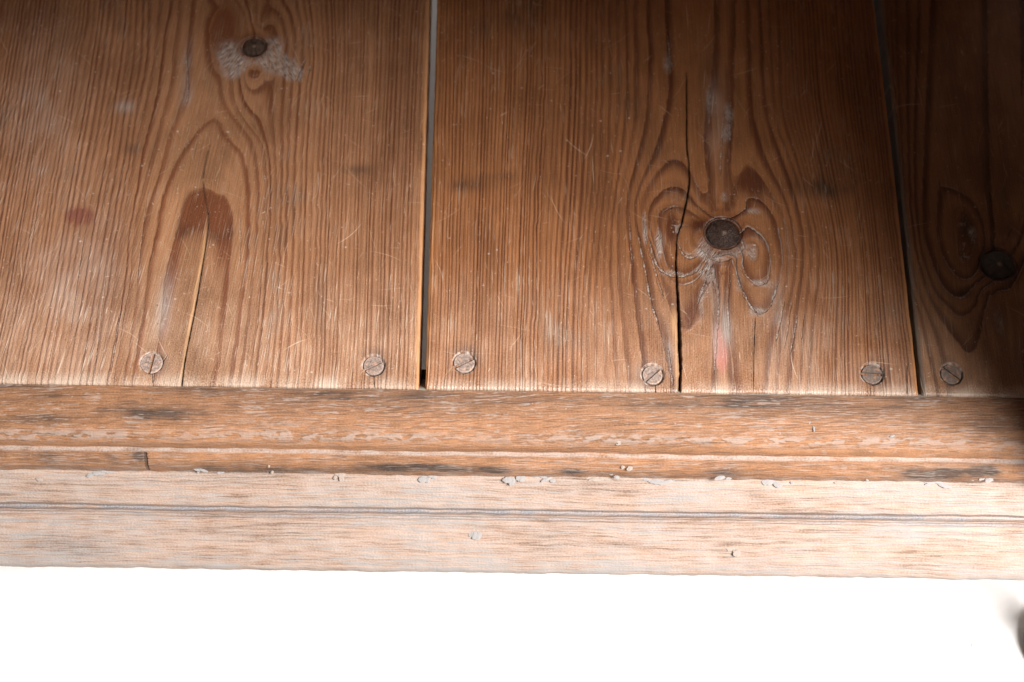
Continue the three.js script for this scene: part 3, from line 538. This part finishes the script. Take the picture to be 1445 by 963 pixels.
{
  const W = 2048 * Q, H = 1024 * Q, col = new Uint8Array(W * H * 4), bmp = new Uint8Array(W * H * 4), HR = 0.003;
  // stains given as [px, row at mid-rail, rx, ry, strength]
  const near = (list, px, row) => { let s = 0; for (const [a, b, c, d, k] of list) { const e = ((px - a) / c) ** 2 + ((row - b) / d) ** 2; if (e < 4) s += k * Math.exp(-1.2 * e); } return s; };
  const dark = [[215, 590, 60, 12, 1.0], [60, 600, 60, 8, 0.5], [150, 655, 30, 9, 0.8], [190, 650, 14, 12, 0.8], [60, 655, 60, 10, 0.5], [560, 662, 60, 6, 1.2], [620, 662, 22, 5, 1.0], [680, 664, 46, 5, 1.1], [810, 665, 20, 5, 1.0], [1030, 663, 26, 7, 0.9], [340, 668, 110, 6, 0.8], [1330, 660, 55, 9, 1.5], [1395, 656, 24, 9, 1.2], [1400, 590, 50, 20, 0.4], [480, 560, 100, 8, 0.4], [1000, 565, 120, 8, 0.5], [60, 775, 90, 20, 0.5], [110, 790, 50, 12, 0.5]];
  const flake = [[120, 622, 130, 7, 0.7], [420, 618, 90, 8, 0.9], [560, 618, 80, 8, 0.7], [860, 617, 100, 7, 0.8], [1080, 617, 110, 6, 1.0], [1270, 614, 90, 6, 1.0], [1400, 616, 60, 5, 0.6], [380, 600, 60, 8, 0.6], [30, 628, 50, 6, 0.5]];
  for (let j = 0; j < H; j++) {
    const s = (j + 0.5) / H * SMAX, row = rowAt(s), lower = step(671, 674, row), top = 1 - step(628, 640, row), second = step(646, 650, row) * (1 - step(668, 671, row));
    const ledge = step(637.5, 640, row) * (1 - step(643, 646.5, row)), quirk = Math.max(1.3 * (1 - sat(Math.abs(row - 723.5) / 5)), 0.65 * (1 - sat(Math.abs(row - 732.5) / 3.2)), 0.3 * (1 - sat(Math.abs(row - 745.5) / 2.6))), crumb = 1 - sat(Math.abs(row - 671.5) / 4);
    for (let i = 0; i < W; i++) {
      const x = RX0 + (i + 0.5) / W * (RX1 - RX0), px = 722 + x / 0.000297, q = 4 * (j * W + i), y = s;
      const drift = y + 0.003 * noise(x * 9, y * 20) + 0.0006 * noise(x * 70, y * 90) + x * 0.03 * (top + second * 0.4);
      const a = noise(x * 12, drift * 420), b = noise(x * 34 + 7, drift * 1050 + 3), c = noise(x * 90 + 3, drift * 2100), big = fbm(x * 14 + 5, y * 60), mid = fbm(x * 90, y * 160 + 4), fine = noise(x * 1200, y * 1500), grit = noise(x * 2600 + 9, y * 2600);
      let v = 1 + 0.38 * a + 0.5 * b + 0.55 * c + 0.3 * big + 0.3 * fine + 0.2 * grit;
      let r = (0.25 + 0.03 * lower) * v, g = (0.118 + 0.04 * lower) * v, bl = (0.054 + 0.04 * lower) * v, h = 0.00012 * b + 0.00012 * c + 0.00002 * fine + 0.00005 * mid;
      // open dark pores
      const pore = (0.85 - 0.25 * lower) * step(0.12, 0.36, 0.8 * c + 0.5 * b - 0.12 * lower + 0.25 * top * big); r *= 1 - 0.6 * pore; g *= 1 - 0.58 * pore; bl *= 1 - 0.5 * pore; h -= (0.00022 - 0.00012 * lower) * pore;
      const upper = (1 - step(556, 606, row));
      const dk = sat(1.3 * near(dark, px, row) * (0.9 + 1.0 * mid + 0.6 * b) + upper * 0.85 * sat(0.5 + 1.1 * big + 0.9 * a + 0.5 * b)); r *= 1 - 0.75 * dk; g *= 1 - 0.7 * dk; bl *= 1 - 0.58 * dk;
      // dusty flecks lying with the grain
      const fl = noise(x * 60 + 3, drift * 1700 + 7) + 0.7 * noise(x * 260, drift * 2900);
      let du = 0.6 * step(0.2 - 0.2 * second, 0.5, fl + 0.3 * big + 0.25 * noise(x * 500, y * 1800)) * (0.25 + 0.75 * top + 0.4 * lower + 0.6 * second);
      const nose = sat(1 - Math.abs(row - 621) / 11); const fk = (near(flake, px, row) + 0.55 * nose) * step(0.0, 0.35, noise(x * 130, y * 420 + x * 60) + 0.4 * noise(x * 420, y * 900) + 0.2); du = Math.max(du, 0.62 * sat(fk)); h += 0.0003 * sat(fk);
      du = Math.max(du, ledge * sat(0.75 + 0.8 * mid + 0.5 * fine), crumb * sat(0.35 + 1.0 * mid + 0.5 * fine));
      du = Math.max(du, lower * sat(0.66 + 0.3 * big + 0.3 * mid + 0.5 * c + 0.4 * b + 0.25 * fine));
      du = Math.max(du, 0.8 * step(0.55, 0.68, noise(x * 500, y * 520) + 0.2 * grit));
      du *= 0.8;
      r += (0.325 - r) * du; g += (0.276 - g) * du; bl += (0.248 - bl) * du;
      // grey grime streaks on the lower face, slate dust packed in the quirks
      const gs = lower * step(0.1, 0.5, 0.8 * noise(x * 22, y * 1250 + 2) + 0.5 * big + 0.8 * noise(x * 60, y * 2200) + 0.35 * noise(x * 300, y * 2600) + 0.3 * step(775, 806, row)) * 0.85; r += (0.25 - r) * gs; g += (0.232 - g) * gs; bl += (0.222 - bl) * gs;
      const qk = sat(quirk * sat(0.6 + 0.7 * mid + 0.9 * noise(x * 30, row * 0.2) + 0.4 * c)); r += (0.2 - r) * qk; g += (0.198 - g) * qk; bl += (0.213 - bl) * qk; h += 0.00015 * qk * fine;
      if (second > 0 && Math.abs(px - 202 + 1.5 * fine) < 2.2) { r *= 0.4; g *= 0.4; bl *= 0.4; h -= 0.0006; }        // butt joint in the small moulding
      const e0 = 1 - step(551, 553.5, row); r += (0.2 - r) * e0; g += (0.185 - g) * e0; bl += (0.16 - bl) * e0;
      h += 0.0001 * du * (0.5 + fine);
      col[q] = enc(r); col[q + 1] = enc(g); col[q + 2] = enc(bl); col[q + 3] = 255;
      bmp[q] = bmp[q + 1] = bmp[q + 2] = 255 * sat(0.5 + h / HR); bmp[q + 3] = 255;
    }
  }
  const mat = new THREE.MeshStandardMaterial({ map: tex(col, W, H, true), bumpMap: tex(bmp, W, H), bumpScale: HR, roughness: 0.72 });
  const nc = 900, ext = [[-0.0025, -0.004], [-0.009, -0.016], [-0.03, -0.018]];
  const nr = prof.length + ext.length + 2;
  const g = grid(nr, nc, (r, c) => {
    const x = RX0 + (RX1 - RX0) * c / (nc - 1);
    let k = r - 1; const last = prof[prof.length - 1];
    if (r === 0) return [x, -0.03, -0.0176, (x - RX0) / (RX1 - RX0), 0];
    if (k < prof.length) {
      const [z, y, row, s] = prof[k], lower = step(790, 808, row), mid = step(640, 672, row);
      const wob = 0.0004 * noise(x * 14, row * 0.03), nick = noise(x * 60, 5) + 0.5 * noise(x * 190, 9);
      const dz = wob + lower * (0.0005 * nick - 0.0018 * step(0.62, 0.9, noise(x * 42, 77))) + 0.0004 * noise(x * 110, row * 0.12) * step(612, 640, row) + 0.0005 * noise(x * 170, row * 0.15 + 4) * (1 - sat(Math.abs(row - 671) / 5));
      const dy = 0.00035 * noise(x * 45 + 3, s * 130) + 0.00025 * noise(x * 160, s * 300) - lower * 0.0006 * sat(nick);
      return [x, y + dy, z + dz, (x - RX0) / (RX1 - RX0), s / SMAX];
    }
    k -= prof.length;
    const zz = last[0] + (k < ext.length ? ext[k][0] : -0.0886), yy = last[1] + (k < ext.length ? ext[k][1] : -0.01);
    return [x, yy, zz, (x - RX0) / (RX1 - RX0), 0.99];
  });
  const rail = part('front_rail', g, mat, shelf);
  // the bearer under the board ends
  // crumbs and fluff caught on the ledges
  const dustMat = new THREE.MeshStandardMaterial({ color: new THREE.Color(0.27, 0.255, 0.25), roughness: 0.95 });
  const paleMat = new THREE.MeshStandardMaterial({ color: new THREE.Color(0.30, 0.25, 0.215), roughness: 0.9 });
  const profAt = (row) => { for (let i = 1; i < prof.length; i++) if (row <= prof[i][2]) return prof[i]; return prof[prof.length - 1]; };
  const rr = rng(41);
  const clump = (px, py, w, hgt, n, mat) => {
    const [, y] = profAt(py - (px - 722) * 0.0145), [x, z] = at(px, py, y), gs = [];
    for (let i = 0; i < n; i++) {
      const ge = new THREE.IcosahedronGeometry(1, 3), p = ge.attributes.position, o = rr() * 50, k = 0.45 + 0.55 * rr();
      for (let v = 0; v < p.count; v++) { const m = 1 + 0.5 * noise(p.getX(v) * 1.7 + o, p.getY(v) * 1.7 + p.getZ(v) * 1.3) + 0.25 * noise(p.getX(v) * 5 + o, p.getZ(v) * 5 + p.getY(v) * 4); p.setXYZ(v, p.getX(v) * m, p.getY(v) * m, p.getZ(v) * m); }
      ge.scale(w * k * (0.3 + 0.3 * rr()) * 0.75, 0.00035 * k, 0.75 * hgt * k * (0.35 + 0.3 * rr())); ge.rotateY((rr() - 0.5) * 0.8); ge.translate((rr() - 0.5) * w, 0.0003 * rr(), (rr() - 0.5) * hgt);
      gs.push(ge);
    }
    const m = mergeGeometries(gs); m.computeVertexNormals();
    part('dust_clump', m, mat, rail).position.set(x, y, z);
  };
  clump(138, 668, 0.009, 0.004, 7, dustMat); clump(55, 672, 0.006, 0.004, 3, paleMat); clump(8, 668, 0.004, 0.003, 3, dustMat); clump(285, 662, 0.006, 0.002, 3, dustMat); clump(320, 668, 0.006, 0.002, 3, dustMat);
  clump(376, 656, 0.003, 0.003, 2, paleMat); clump(478, 669, 0.006, 0.005, 4, paleMat); clump(602, 674, 0.006, 0.004, 4, dustMat); clump(722, 672, 0.009, 0.005, 5, dustMat); clump(767, 676, 0.008, 0.003, 4, dustMat); clump(850, 676, 0.012, 0.002, 4, paleMat);
  clump(885, 658, 0.004, 0.003, 2, paleMat); clump(925, 679, 0.010, 0.002, 4, dustMat); clump(1025, 672, 0.006, 0.003, 3, dustMat); clump(1088, 681, 0.008, 0.004, 5, dustMat); clump(1195, 680, 0.012, 0.002, 4, paleMat); clump(1320, 682, 0.010, 0.003, 4, dustMat); clump(1395, 676, 0.007, 0.003, 3, dustMat);
  for (let i = 0; i < 7; i++) { const px = 10 + 1425 * rr(), row = 671 + 5 * (rr() - 0.5); clump(px, row + (px - 722) * 0.0145, 0.002 + 0.004 * rr() * rr(), 0.0014 + 0.0012 * rr(), 2 + Math.floor(2 * rr()), rr() < 0.5 ? dustMat : paleMat); }
  clump(668, 752, 0.005, 0.006, 7, dustMat); clump(1030, 772, 0.006, 0.006, 7, paleMat); clump(345, 761, 0.003, 0.003, 3, dustMat); clump(1146, 600, 0.002, 0.004, 2, dustMat); clump(1264, 617, 0.003, 0.002, 2, dustMat); clump(868, 625, 0.004, 0.002, 3, paleMat); clump(1155, 768, 0.003, 0.003, 2, dustMat);
}
{
  const bz = at(600, 521, -THICK)[1], d = 0.001 - bz, bm = new THREE.MeshStandardMaterial({ color: new THREE.Color(0.05, 0.035, 0.025), roughness: 0.9 });
  const g = new THREE.BoxGeometry(0.57, 0.03, d - 0.002); g.translate(0, -THICK - 0.0155, bz + (d - 0.002) / 2);
  part('bearer', g, bm, shelf);
  // unseen closed end, back and frame above, set to keep the boards in shade
  const wood = new THREE.MeshStandardMaterial({ color: new THREE.Color(0.24, 0.13, 0.065), roughness: 0.65 });
  const box = (w, h, dd, x, y, z) => { const q = new THREE.BoxGeometry(w, h, dd); q.translate(x, y, z); return q; };
  part('unseen_end_panel', box(0.02, 0.33, 0.30, 0.296, 0.145, -0.135), wood, shelf);
  part('corner_post', box(0.046, 0.33, 0.056, 0.250, 0.155, 0.008), wood, shelf);
  part('back_panel', box(0.9, 0.33, 0.015, -0.19, 0.145, -0.265), wood, shelf);
  part('unseen_top_frame', box(0.95, 0.05, 0.29, -0.18, 0.335, -0.129), wood, shelf);
  // turned foot under the right corner
  const fp = [[0.0, 0], [0.016, 0], [0.0195, 0.003], [0.02, 0.008], [0.018, 0.013], [0.013, 0.018], [0.011, 0.024], [0.0105, 0.04], [0.011, 0.055], [0.0125, 0.064], [0.011, 0.07], [0.011, 0.076], [0.0, 0.078]].map(([a, b]) => new THREE.Vector2(a, b));
  const fg = new THREE.LatheGeometry(new THREE.SplineCurve(fp).getPoints(60), 40);
  const foot = part('turned_foot', fg, new THREE.MeshStandardMaterial({ color: new THREE.Color(0.05, 0.042, 0.026), roughness: 0.6 }), shelf);
  const [fx, fz] = at(1500, 910, FLOOR); foot.position.set(fx, FLOOR, fz);
}
// a crumb on the floor
{
  const ge = new THREE.IcosahedronGeometry(1, 3), p = ge.attributes.position;
  for (let v = 0; v < p.count; v++) { const m = 1 + 0.5 * noise(p.getX(v) * 2 + 3, p.getY(v) * 2 + p.getZ(v)); p.setXYZ(v, p.getX(v) * m, p.getY(v) * m, p.getZ(v) * m); }
  ge.scale(0.0009, 0.0005, 0.0007); ge.computeVertexNormals();
  const m = shade(new THREE.Mesh(ge, new THREE.MeshStandardMaterial({ color: new THREE.Color(0.3, 0.29, 0.28), roughness: 0.9 })));
  const [x, z] = at(1372, 911, FLOOR); m.position.set(x, FLOOR + 0.0004, z); m.name = 'floor_crumb'; m.userData = { label: 'small grey crumb lying on the white floor near the foot', category: 'crumb' }; scene.add(m);
}
renderer.render(scene, camera);
